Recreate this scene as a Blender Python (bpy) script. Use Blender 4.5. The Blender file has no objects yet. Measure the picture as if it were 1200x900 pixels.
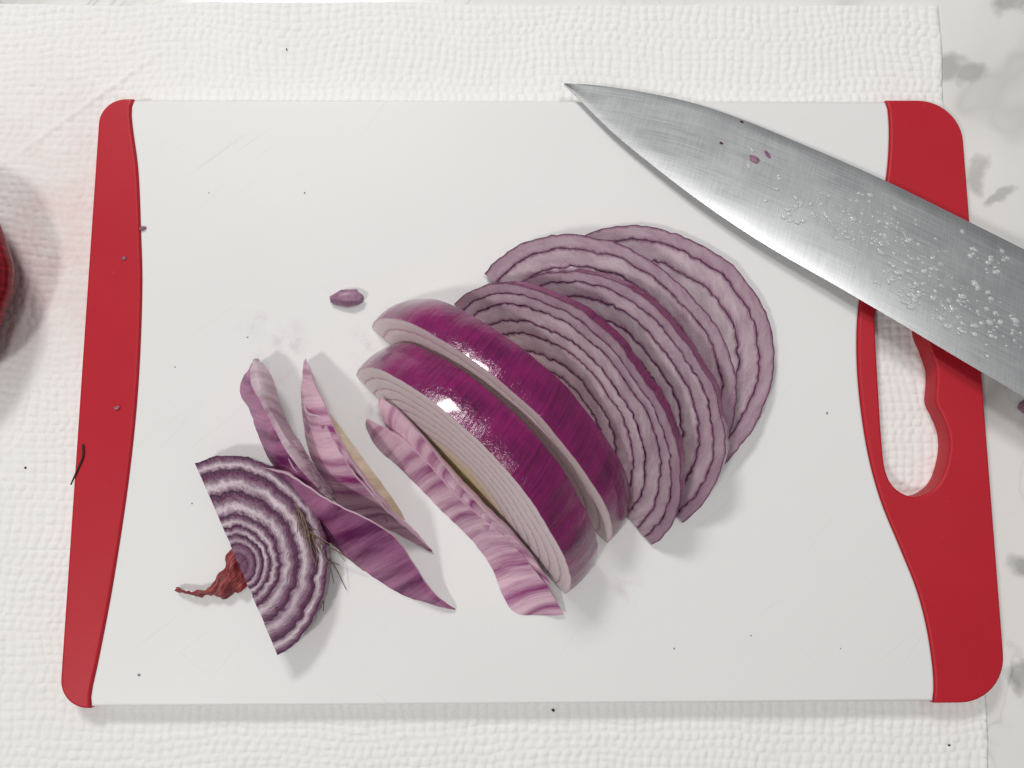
import bpy, bmesh, math, random
import numpy as np
from mathutils import Vector, Matrix, noise
R = math.radians
MM = 0.001
random.seed(7)
rng = np.random.default_rng(7)
scene = bpy.context.scene
COL = scene.collection

# ------------------------------------------------------------------ camera
# world units: metres.  z = 0 is the top face of the cutting board, x to the right, y away from the viewer.
CAM_R = ((0.99994555, -0.00327087, 0.00990952), (-0.00199782, -0.99204684, -0.1258534), (0.01024236, 0.12582675, -0.99199936))
CAM_C = (-10.1337, -30.9362, 253.0566)          # mm
FOCAL = 900.0                                    # for a frame 1200 wide
cam_data = bpy.data.cameras.new('camera'); cam = bpy.data.objects.new('camera', cam_data); COL.objects.link(cam)
cam_data.sensor_width = 36.0; cam_data.lens = FOCAL / 1200 * 36
cam_data.clip_start = 0.01; cam_data.clip_end = 20
mw = Matrix.Identity(4)
for i in range(3):
    mw[i][0] = CAM_R[0][i]; mw[i][1] = -CAM_R[1][i]; mw[i][2] = -CAM_R[2][i]; mw[i][3] = CAM_C[i] * MM
cam.matrix_world = mw
scene.camera = cam

# ------------------------------------------------------------------ world, lamps, exposure
world = bpy.data.worlds.new('World'); scene.world = world; world.use_nodes = True
bg = world.node_tree.nodes['Background']; bg.inputs[0].default_value = (0.98, 0.99, 1.0, 1); bg.inputs[1].default_value = 0.20
def lamp(name, loc, size, power, color, target=(0, 0, 0), size_y=None):
    d = bpy.data.lights.new(name, 'AREA'); d.shape = 'RECTANGLE' if size_y else 'DISK'; d.size = size; d.energy = power; d.color = color
    if size_y: d.size_y = size_y
    o = bpy.data.objects.new(name, d); COL.objects.link(o); o.location = loc
    o.rotation_euler = (Vector(target) - Vector(loc)).to_track_quat('-Z', 'Y').to_euler()
    return o
lamp('cabinet_lamp', (-0.34, 0.84, 0.86), 0.30, 6.4, (1.0, 0.98, 0.955), size_y=0.16)
lamp('ceiling_lamp', (-0.72, -0.62, 1.25), 0.20, 6.4, (1.0, 0.98, 0.955))
lamp('ceiling_lamp', (0.24, 0.20, 1.40), 0.26, 3.6, (1.0, 0.98, 0.955))
vs = scene.view_settings
vs.view_transform = 'Standard'; vs.look = 'None'; vs.exposure = 0.06; vs.gamma = 1.0; vs.use_curve_mapping = False
scene.render.engine = 'CYCLES'
scene.render.resolution_x = 1024; scene.render.resolution_y = 768

# ------------------------------------------------------------------ helpers
CR = np.array(CAM_R); CC = np.array(CAM_C)
def at(px, py, z=0.0):
    """board coordinates (mm) of a spot seen at (px, py) in the 1200 x 900 survey picture, at height z above the board"""
    d = CR.T @ np.array([(px - 600) / FOCAL, (py - 450) / FOCAL, 1.0])
    s = (z - CC[2]) / d[2]
    return CC + d * s
def tag(o, label=None, cat=None, group=None, kind=None):
    for k, v in (('label', label), ('category', cat), ('group', group), ('kind', kind)):
        if v: o[k] = v
    return o
def empty(name, loc=(0, 0, 0)):
    o = bpy.data.objects.new(name, None); o.empty_display_size = 0.01; COL.objects.link(o); o.location = loc
    return o
def link(name, me, mats, parent=None):
    o = bpy.data.objects.new(name, me); COL.objects.link(o)
    for m in (mats if isinstance(mats, (list, tuple)) else [mats]):
        me.materials.append(m)
    if parent is not None:
        o.parent = parent
        o.location = -Vector(parent.location)
    return o
def mesh(verts, faces, attrs=None, slots=None, smooth=True, angle=40):
    me = bpy.data.meshes.new('m')
    me.from_pydata([tuple(np.asarray(v) * MM) for v in verts], [], faces)
    if attrs:
        for nm, data in attrs.items():
            arr = np.asarray(data, dtype=np.float32)
            if arr.ndim == 2:
                a = me.attributes.new(nm, 'FLOAT_VECTOR', 'POINT'); a.data.foreach_set('vector', arr.ravel())
            else:
                a = me.attributes.new(nm, 'FLOAT', 'POINT'); a.data.foreach_set('value', arr.ravel())
    if slots is not None:
        me.polygons.foreach_set('material_index', np.asarray(slots, dtype=np.int32))
    me.validate(); me.update()
    bm = bmesh.new(); bm.from_mesh(me); bmesh.ops.recalc_face_normals(bm, faces=bm.faces); bm.to_mesh(me); bm.free()
    if smooth:
        me.shade_smooth()
        if angle: me.set_sharp_from_angle(angle=R(angle))
    return me
def catmull(pts, n):
    """resample a polyline of any dimension with a Catmull-Rom spline, even in chord length"""
    p = np.asarray(pts, float)
    if len(p) == 2:
        return p[0] + (p[1] - p[0]) * np.linspace(0, 1, n)[:, None]
    q = np.vstack([2 * p[0] - p[1], p, 2 * p[-1] - p[-2]])
    out = []
    for i in range(1, len(q) - 2):
        t = np.linspace(0, 1, 16, endpoint=False)[:, None]
        a, b, c, d = q[i - 1], q[i], q[i + 1], q[i + 2]
        out.append(0.5 * (2 * b + (c - a) * t + (2 * a - 5 * b + 4 * c - d) * t ** 2 + (3 * b - a - 3 * c + d) * t ** 3))
    out = np.vstack(out + [p[-1:]])
    L = np.r_[0, np.cumsum(np.linalg.norm(np.diff(out, axis=0), axis=1))]
    s = np.linspace(0, L[-1], n)
    return np.stack([np.interp(s, L, out[:, k]) for k in range(p.shape[1])], 1)
def wob(x, seed, f=1.0):
    return noise.noise(Vector((x * f, seed * 13.37, seed * 3.1)))

# ------------------------------------------------------------------ material helpers
class NT:
    def __init__(s, name):
        s.m = bpy.data.materials.new(name); s.m.use_nodes = True
        s.t = s.m.node_tree; s.n = s.t.nodes; s.l = s.t.links
        s.b = s.n['Principled BSDF']; s.out = s.n['Material Output']
    def node(s, typ, **kw):
        n = s.n.new(typ)
        for k, v in kw.items(): setattr(n, k, v)
        return n
    def set(s, sock, v):
        if hasattr(v, 'is_output'): s.l.new(v, sock)
        else: sock.default_value = v
    def attr(s, nm, vec=True):
        n = s.node('ShaderNodeAttribute', attribute_name=nm)
        return n.outputs['Vector' if vec else 'Fac']
    def sep(s, v):
        n = s.node('ShaderNodeSeparateXYZ'); s.set(n.inputs[0], v); return n.outputs
    def comb(s, x, y, z):
        n = s.node('ShaderNodeCombineXYZ')
        for i, v in enumerate((x, y, z)): s.set(n.inputs[i], v)
        return n.outputs[0]
    def math(s, op, a, b=None, c=None, clamp=False):
        n = s.node('ShaderNodeMath', operation=op, use_clamp=clamp)
        for i, v in enumerate((a, b, c)):
            if v is not None: s.set(n.inputs[i], v)
        return n.outputs[0]
    def noise(s, vec, scale, detail=3.0, rough=0.55, dist=0.0):
        n = s.node('ShaderNodeTexNoise'); s.set(n.inputs['Vector'], vec)
        s.set(n.inputs['Scale'], scale); s.set(n.inputs['Detail'], detail); s.set(n.inputs['Roughness'], rough); s.set(n.inputs['Distortion'], dist)
        return n.outputs[0]
    def ramp(s, fac, stops, interp='LINEAR'):
        n = s.node('ShaderNodeValToRGB'); cr = n.color_ramp; cr.interpolation = interp
        while len(cr.elements) < len(stops): cr.elements.new(0.5)
        for e, (p, c) in zip(cr.elements, stops):
            e.position = p; e.color = (c, c, c, 1) if isinstance(c, (int, float)) else (*c, 1)
        s.set(n.inputs[0], fac); return n.outputs[0]
    def mix(s, fac, a, b, mode='MIX'):
        n = s.node('ShaderNodeMix', data_type='RGBA', blend_type=mode)
        s.set(n.inputs[0], fac)
        for i, v in ((6, a), (7, b)):
            s.set(n.inputs[i], (*v, 1) if isinstance(v, tuple) and len(v) == 3 else v)
        return n.outputs[2]
    def bump(s, h, strength=0.3, dist=0.001, normal=None):
        n = s.node('ShaderNodeBump'); s.set(n.inputs['Height'], h); n.inputs['Strength'].default_value = strength; n.inputs['Distance'].default_value = dist
        if normal is not None: s.set(n.inputs['Normal'], normal)
        return n.outputs[0]
    def pos(s, scale=(1, 1, 1), loc=(0, 0, 0), rot=(0, 0, 0)):
        g = s.node('ShaderNodeNewGeometry'); r = s.node('ShaderNodeMapping'); m = s.node('ShaderNodeMapping')
        s.l.new(g.outputs['Position'], r.inputs[0]); r.inputs['Rotation'].default_value = rot
        s.l.new(r.outputs[0], m.inputs[0]); m.inputs['Scale'].default_value = scale; m.inputs['Location'].default_value = loc
        return m.outputs[0]
    def fin(s, col=None, rough=None, normal=None, **kw):
        if col is not None: s.set(s.b.inputs['Base Color'], (*col, 1) if isinstance(col, tuple) and len(col) == 3 else col)
        if rough is not None: s.set(s.b.inputs['Roughness'], rough)
        if normal is not None: s.set(s.b.inputs['Normal'], normal)
        for k, v in kw.items(): s.set(s.b.inputs[k.replace('_', ' ')], v)
        return s.m
def srgb(r, g, b):
    f = lambda c: (c / 255 / 12.92) if c / 255 <= 0.04045 else ((c / 255 + 0.055) / 1.055) ** 2.4
    return (f(r), f(g), f(b))

# marble
t = NT('marble'); p = t.pos()
w = t.noise(p, 9.0, 4, 0.6)
warp = t.node('ShaderNodeVectorMath', operation='MULTIPLY_ADD')
wn = t.node('ShaderNodeTexNoise'); t.l.new(p, wn.inputs['Vector']); wn.inputs['Scale'].default_value = 7; wn.inputs['Detail'].default_value = 4
t.l.new(wn.outputs['Color'], warp.inputs[0]); warp.inputs[1].default_value = (0.16, 0.16, 0.16); t.l.new(p, warp.inputs[2])
v1 = t.noise(warp.outputs[0], 6.5, 3, 0.5)
vein = t.ramp(t.math('ABSOLUTE', t.math('SUBTRACT', v1, 0.5)), [(0.0, 1.0), (0.02, 0.30), (0.07, 0.0)])
v2 = t.noise(warp.outputs[0], 15, 4, 0.6)
vein2 = t.ramp(t.math('ABSOLUTE', t.math('SUBTRACT', v2, 0.46)), [(0.0, 1.0), (0.010, 0.25), (0.035, 0.0)])
warp2 = t.node('ShaderNodeVectorMath', operation='MULTIPLY_ADD')
wn2 = t.node('ShaderNodeTexNoise'); t.l.new(p, wn2.inputs['Vector']); wn2.inputs['Scale'].default_value = 40; wn2.inputs['Detail'].default_value = 4
t.l.new(wn2.outputs['Color'], warp2.inputs[0]); warp2.inputs[1].default_value = (0.03, 0.03, 0.03); t.l.new(p, warp2.inputs[2])
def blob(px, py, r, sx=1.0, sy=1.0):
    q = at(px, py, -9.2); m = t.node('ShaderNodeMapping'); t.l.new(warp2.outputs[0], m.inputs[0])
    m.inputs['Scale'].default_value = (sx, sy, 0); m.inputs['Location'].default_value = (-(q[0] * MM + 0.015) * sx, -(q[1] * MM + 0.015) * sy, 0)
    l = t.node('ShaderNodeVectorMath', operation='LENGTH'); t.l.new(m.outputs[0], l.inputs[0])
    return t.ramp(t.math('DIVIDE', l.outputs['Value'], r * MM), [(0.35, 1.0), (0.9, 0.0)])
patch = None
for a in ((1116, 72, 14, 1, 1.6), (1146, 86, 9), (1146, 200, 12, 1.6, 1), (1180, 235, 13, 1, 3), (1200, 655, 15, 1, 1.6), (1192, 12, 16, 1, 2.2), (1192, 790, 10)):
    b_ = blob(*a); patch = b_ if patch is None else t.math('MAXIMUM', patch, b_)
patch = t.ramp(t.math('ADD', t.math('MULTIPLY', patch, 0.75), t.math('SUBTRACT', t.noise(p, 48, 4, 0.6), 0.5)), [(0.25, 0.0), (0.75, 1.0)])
cloud = t.ramp(t.noise(p, 13, 3, 0.55), [(0.50, 0.0), (0.75, 1.0)])
c = t.mix(t.math('MULTIPLY', cloud, 0.30), (0.82, 0.815, 0.79), (0.66, 0.655, 0.635))
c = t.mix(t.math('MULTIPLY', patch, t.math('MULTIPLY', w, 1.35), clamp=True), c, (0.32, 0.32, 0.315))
c = t.mix(t.math('MULTIPLY', vein, t.math('MULTIPLY', w, 0.75)), c, (0.33, 0.325, 0.31))
c = t.mix(t.math('MULTIPLY', vein2, t.math('MULTIPLY', t.math('ADD', t.math('ADD', cloud, patch), 0.25), 0.7), clamp=True), c, (0.30, 0.27, 0.21))
M_marble = t.fin(c, 0.16)

# paper towel
t = NT('paper'); p = t.pos()
fine = t.noise(p, 2600, 3, 0.6); fib = t.noise(t.pos((700, 2400, 1), rot=(0, 0, 0.5)), 1.0, 3, 0.6)
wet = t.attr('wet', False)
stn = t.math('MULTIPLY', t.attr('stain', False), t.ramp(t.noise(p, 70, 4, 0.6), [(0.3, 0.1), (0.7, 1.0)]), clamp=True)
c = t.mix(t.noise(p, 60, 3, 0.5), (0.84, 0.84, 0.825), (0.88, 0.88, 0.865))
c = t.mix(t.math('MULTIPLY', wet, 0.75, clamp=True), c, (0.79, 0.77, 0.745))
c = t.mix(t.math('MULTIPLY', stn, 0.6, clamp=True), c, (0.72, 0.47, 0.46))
h = t.math('ADD', t.math('MULTIPLY', fine, 0.6), t.math('MULTIPLY', fib, 0.5))
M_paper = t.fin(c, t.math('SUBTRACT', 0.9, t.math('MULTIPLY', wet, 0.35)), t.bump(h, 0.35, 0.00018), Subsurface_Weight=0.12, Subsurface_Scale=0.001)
M_paper.node_tree.nodes['Principled BSDF'].inputs['Subsurface Radius'].default_value = (1, 1, 1)

# white plastic
t = NT('white_plastic'); p = t.pos()
peb = t.noise(p, 1500, 2, 0.5)
scr1 = t.ramp(t.noise(t.pos((900, 14, 1), rot=(0, 0, R(38))), 1.0, 2, 0.5), [(0.0, 0.0), (0.66, 0.0), (0.72, 1.0)])
scr2 = t.ramp(t.noise(t.pos((900, 18, 1), rot=(0, 0, R(52))), 1.0, 2, 0.5), [(0.0, 0.0), (0.67, 0.0), (0.73, 1.0)])
msk = t.ramp(t.noise(p, 22, 2, 0.5), [(0.42, 0.0), (0.62, 1.0)])
scr3 = t.ramp(t.noise(t.pos((1100, 22, 1), rot=(0, 0, R(-50))), 1.0, 2, 0.5), [(0.0, 0.0), (0.69, 0.0), (0.75, 1.0)])
scr = t.math('MULTIPLY', t.math('MAXIMUM', t.math('MAXIMUM', scr1, scr2), scr3), msk)
def spot(t, x, y, r0, r1, stretch=(1, 1)):
    m = t.node('ShaderNodeMapping'); t.l.new(t.pos(), m.inputs[0]); m.inputs['Location'].default_value = (-x * MM * stretch[0], -y * MM * stretch[1], 0); m.inputs['Scale'].default_value = (stretch[0], stretch[1], 0)
    l = t.node('ShaderNodeVectorMath', operation='LENGTH'); t.l.new(m.outputs[0], l.inputs[0])
    return t.math('SUBTRACT', 1.0, t.node('ShaderNodeMapRange').outputs[0]) if False else t.ramp(t.math('DIVIDE', l.outputs['Value'], r1 * MM), [(r0 / r1, 1.0), (1.0, 0.0)])
st = None
for (px, py, r) in ((318, 432, 9), (338, 398, 9), (300, 385, 8), (425, 400, 7), (440, 475, 9), (735, 690, 7)):
    q = at(px, py); s_ = spot(t, q[0], q[1], r * 0.1, r)
    st = s_ if st is None else t.math('MAXIMUM', st, s_)
stain = t.math('MULTIPLY', st, t.ramp(t.noise(p, 160, 4, 0.6), [(0.50, 0.0), (0.72, 1.0)]))
c = t.mix(t.noise(p, 25, 3, 0.5), (0.79, 0.79, 0.785), (0.815, 0.815, 0.81))
c = t.mix(t.math('MULTIPLY', scr, 0.20), c, (0.58, 0.55, 0.54))
c = t.mix(t.math('MULTIPLY', stain, 0.42), c, (0.46, 0.30, 0.42))
wetn = t.math('MULTIPLY', st, t.ramp(t.noise(p, 90, 3, 0.5), [(0.5, 0.0), (0.56, 1.0)]))
bm_ = t.math('SUBTRACT', t.math('MULTIPLY', peb, 0.5), t.math('MULTIPLY', scr, 0.6))
M_white = t.fin(c, t.math('SUBTRACT', t.math('ADD', 0.40, t.math('MULTIPLY', t.noise(p, 40, 3, 0.5), 0.12)), t.math('MULTIPLY', wetn, 0.22)), t.bump(bm_, 0.22, 0.00012), Subsurface_Weight=0.08, Subsurface_Scale=0.002)
M_white.node_tree.nodes['Principled BSDF'].inputs['Subsurface Radius'].default_value = (1, 1, 1)

# red soft plastic
t = NT('red_plastic'); p = t.pos()
c = t.mix(t.noise(p, 30, 3, 0.5), (0.45, 0.010, 0.022), (0.51, 0.015, 0.030))
dust = t.ramp(t.noise(p, 420, 2, 0.5), [(0.70, 0.0), (0.78, 1.0)])
c = t.mix(t.math('MULTIPLY', dust, 0.12), c, (0.5, 0.12, 0.12))
M_red = t.fin(c, t.math('ADD', 0.36, t.math('MULTIPLY', t.noise(p, 55, 3, 0.6), 0.2)), t.bump(t.noise(p, 1300, 2, 0.5), 0.12, 0.0001), Specular_IOR_Level=0.32)

# steel: brushed, with grind lines across the blade
t = NT('steel'); oc = t.attr('oc'); x, y, z = t.sep(oc)
cross = t.noise(t.comb(t.math('MULTIPLY', x, 1.9), t.math('MULTIPLY', y, 0.10), 0.0), 1.0, 3, 0.7)
along = t.noise(t.comb(t.math('MULTIPLY', x, 0.035), t.math('MULTIPLY', y, 2.6), 3.0), 1.0, 3, 0.7)
swirl = t.noise(t.comb(t.math('MULTIPLY', x, 0.05), t.math('MULTIPLY', y, 0.09), 5.0), 1.0, 3, 0.6)
hh = t.math('ADD', t.math('MULTIPLY', cross, 0.55), t.math('MULTIPLY', along, 0.6))
c = t.mix(swirl, (0.43, 0.445, 0.46), (0.54, 0.55, 0.56))
c = t.mix(t.math('MULTIPLY', t.ramp(hh, [(0.45, 0.0), (0.66, 1.0)]), 0.6), c, (0.68, 0.69, 0.70))
M_steel = t.fin(c, t.math('ADD', 0.23, t.math('MULTIPLY', t.math('ADD', along, swirl), 0.13)), Metallic=1.0)
t = NT('black_handle'); M_handle = t.fin((0.02, 0.02, 0.022), 0.42, t.bump(t.noise(t.pos(), 900, 2, 0.5), 0.15, 0.0001))

# water
t = NT('water'); M_water = t.fin((0.85, 0.87, 0.88), 0.13, Alpha=0.42, Specular_IOR_Level=1.0, IOR=1.6)

# onion flesh: oc = (t across the layer 0 outer .. 1 inner, s distance from the onion's axis 0..1, arc mm)
SUB = (1.0, 0.55, 0.7)
def flesh(name, line, mid, pale, core, purple_amt=1.0, corefrom=0.42, seed=0.0, deep=False, rim=0.0):
    t = NT(name); tt, ss, aa = t.sep(t.attr('oc')); p = t.pos()
    jit = t.math('MULTIPLY', t.math('SUBTRACT', t.noise(t.comb(t.math('MULTIPLY', aa, 0.7), t.math('MULTIPLY', ss, 30.0), seed), 1.0, 3, 0.65), 0.5), 0.34)
    tj = t.math('ADD', tt, jit)
    blotch = t.noise(t.comb(t.math('MULTIPLY', aa, 0.11), t.math('MULTIPLY', ss, 9.0), seed + 4), 1.0, 3, 0.6)
    if deep: tj = t.math('ADD', tj, t.math('MULTIPLY', jit, 0.8))
    base = t.ramp(tj, [(0.0, line), (0.18, mid), (0.42, tuple(0.7 * m + 0.3 * q for m, q in zip(mid, pale))), (0.66, pale), (0.82, tuple(0.5 * m + 0.5 * q for m, q in zip(mid, pale))), (1.0, mid)]) if deep else t.ramp(tj, [(0.0, tuple(0.5 * (l + m) for l, m in zip(line, mid))), (0.07, tuple(0.7 * m + 0.3 * q for m, q in zip(mid, pale))), (0.20, pale), (0.60, tuple(0.90 * q for q in pale)), (0.84, tuple(0.30 * m + 0.70 * q for m, q in zip(mid, pale))), (1.0, tuple(0.85 * m + 0.15 * q for m, q in zip(mid, pale)))])
    edge = t.ramp(tt, [(0.0, 1.0), (0.035, 0.85), (0.075, 0.0), (1.0, 0.0)])
    c = t.mix(t.math('MULTIPLY', t.ramp(blotch, [(0.35, 0.0), (0.7, 1.0)]), 0.5 * purple_amt), base, mid)
    if rim: c = t.mix(t.math('MULTIPLY', t.ramp(ss, [(0.55, 0.0), (0.80, 0.22), (0.93, 0.62), (1.0, 0.95)]), rim), c, mid)
    cf = t.ramp(ss, [(corefrom * 0.45, 1.0), (corefrom, 0.0)])
    c = t.mix(t.math('MULTIPLY', cf, 0.9), c, core)
    c = t.mix(t.math('MULTIPLY', edge, t.math('SUBTRACT', 1.0, t.math('MULTIPLY', cf, 0.75))), c, line)
    cells = t.noise(p, 1250, 2, 0.6)
    cell2 = t.noise(t.comb(t.math('MULTIPLY', aa, 2.6), t.math('MULTIPLY', ss, 26.0), seed), 1.0, 3, 0.7)
    c = t.mix(t.math('MULTIPLY', t.ramp(cell2, [(0.45, 0.0), (0.7, 1.0)]), 0.10 if deep else 0.14), c, tuple(min(1, q * 1.25) for q in pale))
    hgt = t.math('ADD', t.math('MULTIPLY', cells, 0.6), t.math('MULTIPLY', cell2, 0.7))
    return t.fin(c, t.math('ADD', 0.20, t.math('MULTIPLY', cells, 0.26)), t.bump(hgt, 0.6, 0.00035), Specular_IOR_Level=0.38, Subsurface_Weight=0.08, Subsurface_Scale=0.0025, Subsurface_Radius=SUB)
M_flesh = flesh('onion_flesh', (0.040, 0.003, 0.030), (0.155, 0.016, 0.095), (0.66, 0.54, 0.585), (0.60, 0.50, 0.50), 0.9, rim=0.58)
M_flesh_pale = flesh('onion_flesh_pale', (0.60, 0.37, 0.45), (0.68, 0.46, 0.53), (0.88, 0.75, 0.75), (0.86, 0.68, 0.26), 0.25, 0.52, 2.0)
M_flesh_deep = flesh('onion_flesh_deep', (0.030, 0.005, 0.026), (0.095, 0.005, 0.062), (0.72, 0.61, 0.66), (0.13, 0.03, 0.09), 1.0, 0.26, 5.0, True)

# shiny wet onion skin: oc = (across band mm, -, arc mm)
def skin(name, dark, light, rough=0.2, wetness=0.35):
    t = NT(name); dd, ss, aa = t.sep(t.attr('oc2')); p = t.pos()
    st1 = t.noise(t.comb(t.math('ADD', t.math('MULTIPLY', aa, 1.1), t.math('MULTIPLY', dd, 0.25)), t.math('MULTIPLY', dd, 0.05), 0.0), 1.0, 4, 0.65)
    st2 = t.noise(t.comb(t.math('ADD', t.math('MULTIPLY', aa, 3.2), t.math('MULTIPLY', dd, 0.6)), t.math('MULTIPLY', dd, 0.12), 4.0), 1.0, 3, 0.7)
    big = t.noise(t.comb(t.math('MULTIPLY', aa, 0.09), t.math('MULTIPLY', dd, 0.10), 9.0), 1.0, 3, 0.6)
    f = t.math('ADD', t.math('MULTIPLY', st1, 0.5), t.math('ADD', t.math('MULTIPLY', st2, 0.25), t.math('MULTIPLY', big, 0.45)))
    c = t.ramp(f, [(0.42, dark), (0.60, tuple(0.5 * (a + b) for a, b in zip(dark, light))), (0.80, light)])
    endm = t.math('MULTIPLY', t.ramp(t.math('DIVIDE', aa, 30.0), [(0.10, 1.0), (0.36, 0.0)]), t.ramp(st1, [(0.35, 0.35), (0.6, 1.0)]))
    c = t.mix(t.math('MULTIPLY', endm, 0.85), c, (0.085, 0.022, 0.050))
    cells = t.noise(p, 520, 3, 0.65); big2 = t.noise(p, 150, 3, 0.6)
    hgt = t.math('ADD', t.math('MULTIPLY', cells, 0.55), t.math('ADD', t.math('MULTIPLY', st1, 0.5), t.math('MULTIPLY', big2, 0.8)))
    return t.fin(c, t.math('ADD', rough, t.math('MULTIPLY', big2, 0.12)), t.bump(hgt, 0.5, 0.0006), Subsurface_Weight=0.06, Subsurface_Scale=0.002, Coat_Weight=wetness, Coat_Roughness=0.07, Subsurface_Radius=SUB)
M_skin = skin('onion_skin', (0.070, 0.0015, 0.040), (0.31, 0.007, 0.145), 0.12, 0.5)

# striped epidermis of an inner scale: oc2 = (across mm, -, along mm)
def striped(name, dark, light, bias=0.5, freq=0.16, rough=0.36):
    t = NT(name); dd, ss, aa = t.sep(t.attr('oc2')); p = t.pos()
    sx = t.math('ADD', t.math('MULTIPLY', aa, freq), t.math('MULTIPLY', dd, -freq * 0.28))
    n1 = t.noise(t.comb(sx, t.math('MULTIPLY', dd, 0.018), 2.0), 1.0, 2, 0.5)
    n2 = t.noise(t.comb(t.math('MULTIPLY', sx, 9.0), t.math('MULTIPLY', dd, 0.10), 6.0), 1.0, 4, 0.7)
    f = t.math('ADD', t.math('MULTIPLY', n1, 0.85), t.math('MULTIPLY', n2, 0.28))
    c = t.ramp(f, [(bias - 0.06, light), (bias + 0.06, tuple(0.55 * a + 0.45 * b for a, b in zip(light, dark))), (bias + 0.2, dark)])
    hgt = t.math('ADD', t.math('MULTIPLY', n2, 0.8), t.math('MULTIPLY', t.noise(p, 700, 2, 0.6), 0.4))
    return t.fin(c, t.math('ADD', rough, t.math('MULTIPLY', n2, 0.12)), t.bump(hgt, 0.4, 0.0004), Specular_IOR_Level=0.4, Subsurface_Weight=0.10, Subsurface_Scale=0.002, Subsurface_Radius=SUB)
M_stripe = striped('onion_stripe', (0.28, 0.035, 0.18), (0.75, 0.51, 0.60), 0.53, 0.2)
M_leaf_out = striped('onion_leaf_outer', (0.13, 0.006, 0.085), (0.50, 0.19, 0.36), 0.50, 0.14)
M_leaf_in = striped('onion_leaf_inner', (0.36, 0.21, 0.28), (0.58, 0.46, 0.51), 0.54, 0.3)
M_film = striped('onion_film', (0.50, 0.39, 0.25), (0.70, 0.59, 0.46), 0.5, 0.12)
t = NT('cut_edge'); M_edge = t.fin(t.mix(t.noise(t.pos(), 300, 3, 0.6), (0.62, 0.50, 0.54), (0.46, 0.24, 0.36)), 0.35, Subsurface_Weight=0.2, Subsurface_Scale=0.002, Subsurface_Radius=SUB)
t = NT('dry_skin'); dd, ss, aa = t.sep(t.attr('oc2'))
f = t.noise(t.comb(t.math('MULTIPLY', aa, 0.10), t.math('MULTIPLY', dd, 1.6), 1.0), 1.0, 4, 0.65)
M_dry = t.fin(t.ramp(f, [(0.35, (0.08, 0.006, 0.010)), (0.52, (0.26, 0.025, 0.028)), (0.70, (0.48, 0.15, 0.13))]), 0.5, t.bump(f, 0.5, 0.0004))
t = NT('root_fibre'); M_root = t.fin(t.mix(t.noise(t.pos(), 900, 2, 0.5), (0.11, 0.072, 0.048), (0.30, 0.22, 0.15)), 0.75)
t = NT('whole_onion_skin'); dd, ss, aa = t.sep(t.attr('oc2'))
f = t.noise(t.comb(t.math('MULTIPLY', aa, 26.0), t.math('MULTIPLY', dd, 0.02), 1.0), 1.0, 4, 0.7)
M_whole = t.fin(t.ramp(f, [(0.35, (0.12, 0.002, 0.008)), (0.55, (0.27, 0.006, 0.016)), (0.75, (0.42, 0.02, 0.035))]), 0.25, t.bump(f, 0.15, 0.0003), Specular_IOR_Level=0.3)
t = NT('onion_crumb'); M_crumb = t.fin(t.mix(t.noise(t.pos(), 500, 3, 0.6), (0.12, 0.02, 0.085), (0.46, 0.28, 0.38)), 0.4)
t = NT('brown_crumb'); M_brown = t.fin((0.045, 0.018, 0.014), 0.7)

# ------------------------------------------------------------------ the setting: counter and towel
Z_COUNTER = -9.2
me = mesh([(-900, -700, Z_COUNTER), (900, -700, Z_COUNTER), (900, 700, Z_COUNTER), (-900, 700, Z_COUNTER),
           (-900, -700, Z_COUNTER - 30), (900, -700, Z_COUNTER - 30), (900, 700, Z_COUNTER - 30), (-900, 700, Z_COUNTER - 30)],
          [(0, 1, 2, 3), (7, 6, 5, 4), (0, 4, 5, 1), (1, 5, 6, 2), (2, 6, 7, 3), (3, 7, 4, 0)], smooth=False)
counter = tag(link('countertop', me, M_marble), kind='structure', label='white marble countertop with soft grey veins')

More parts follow.
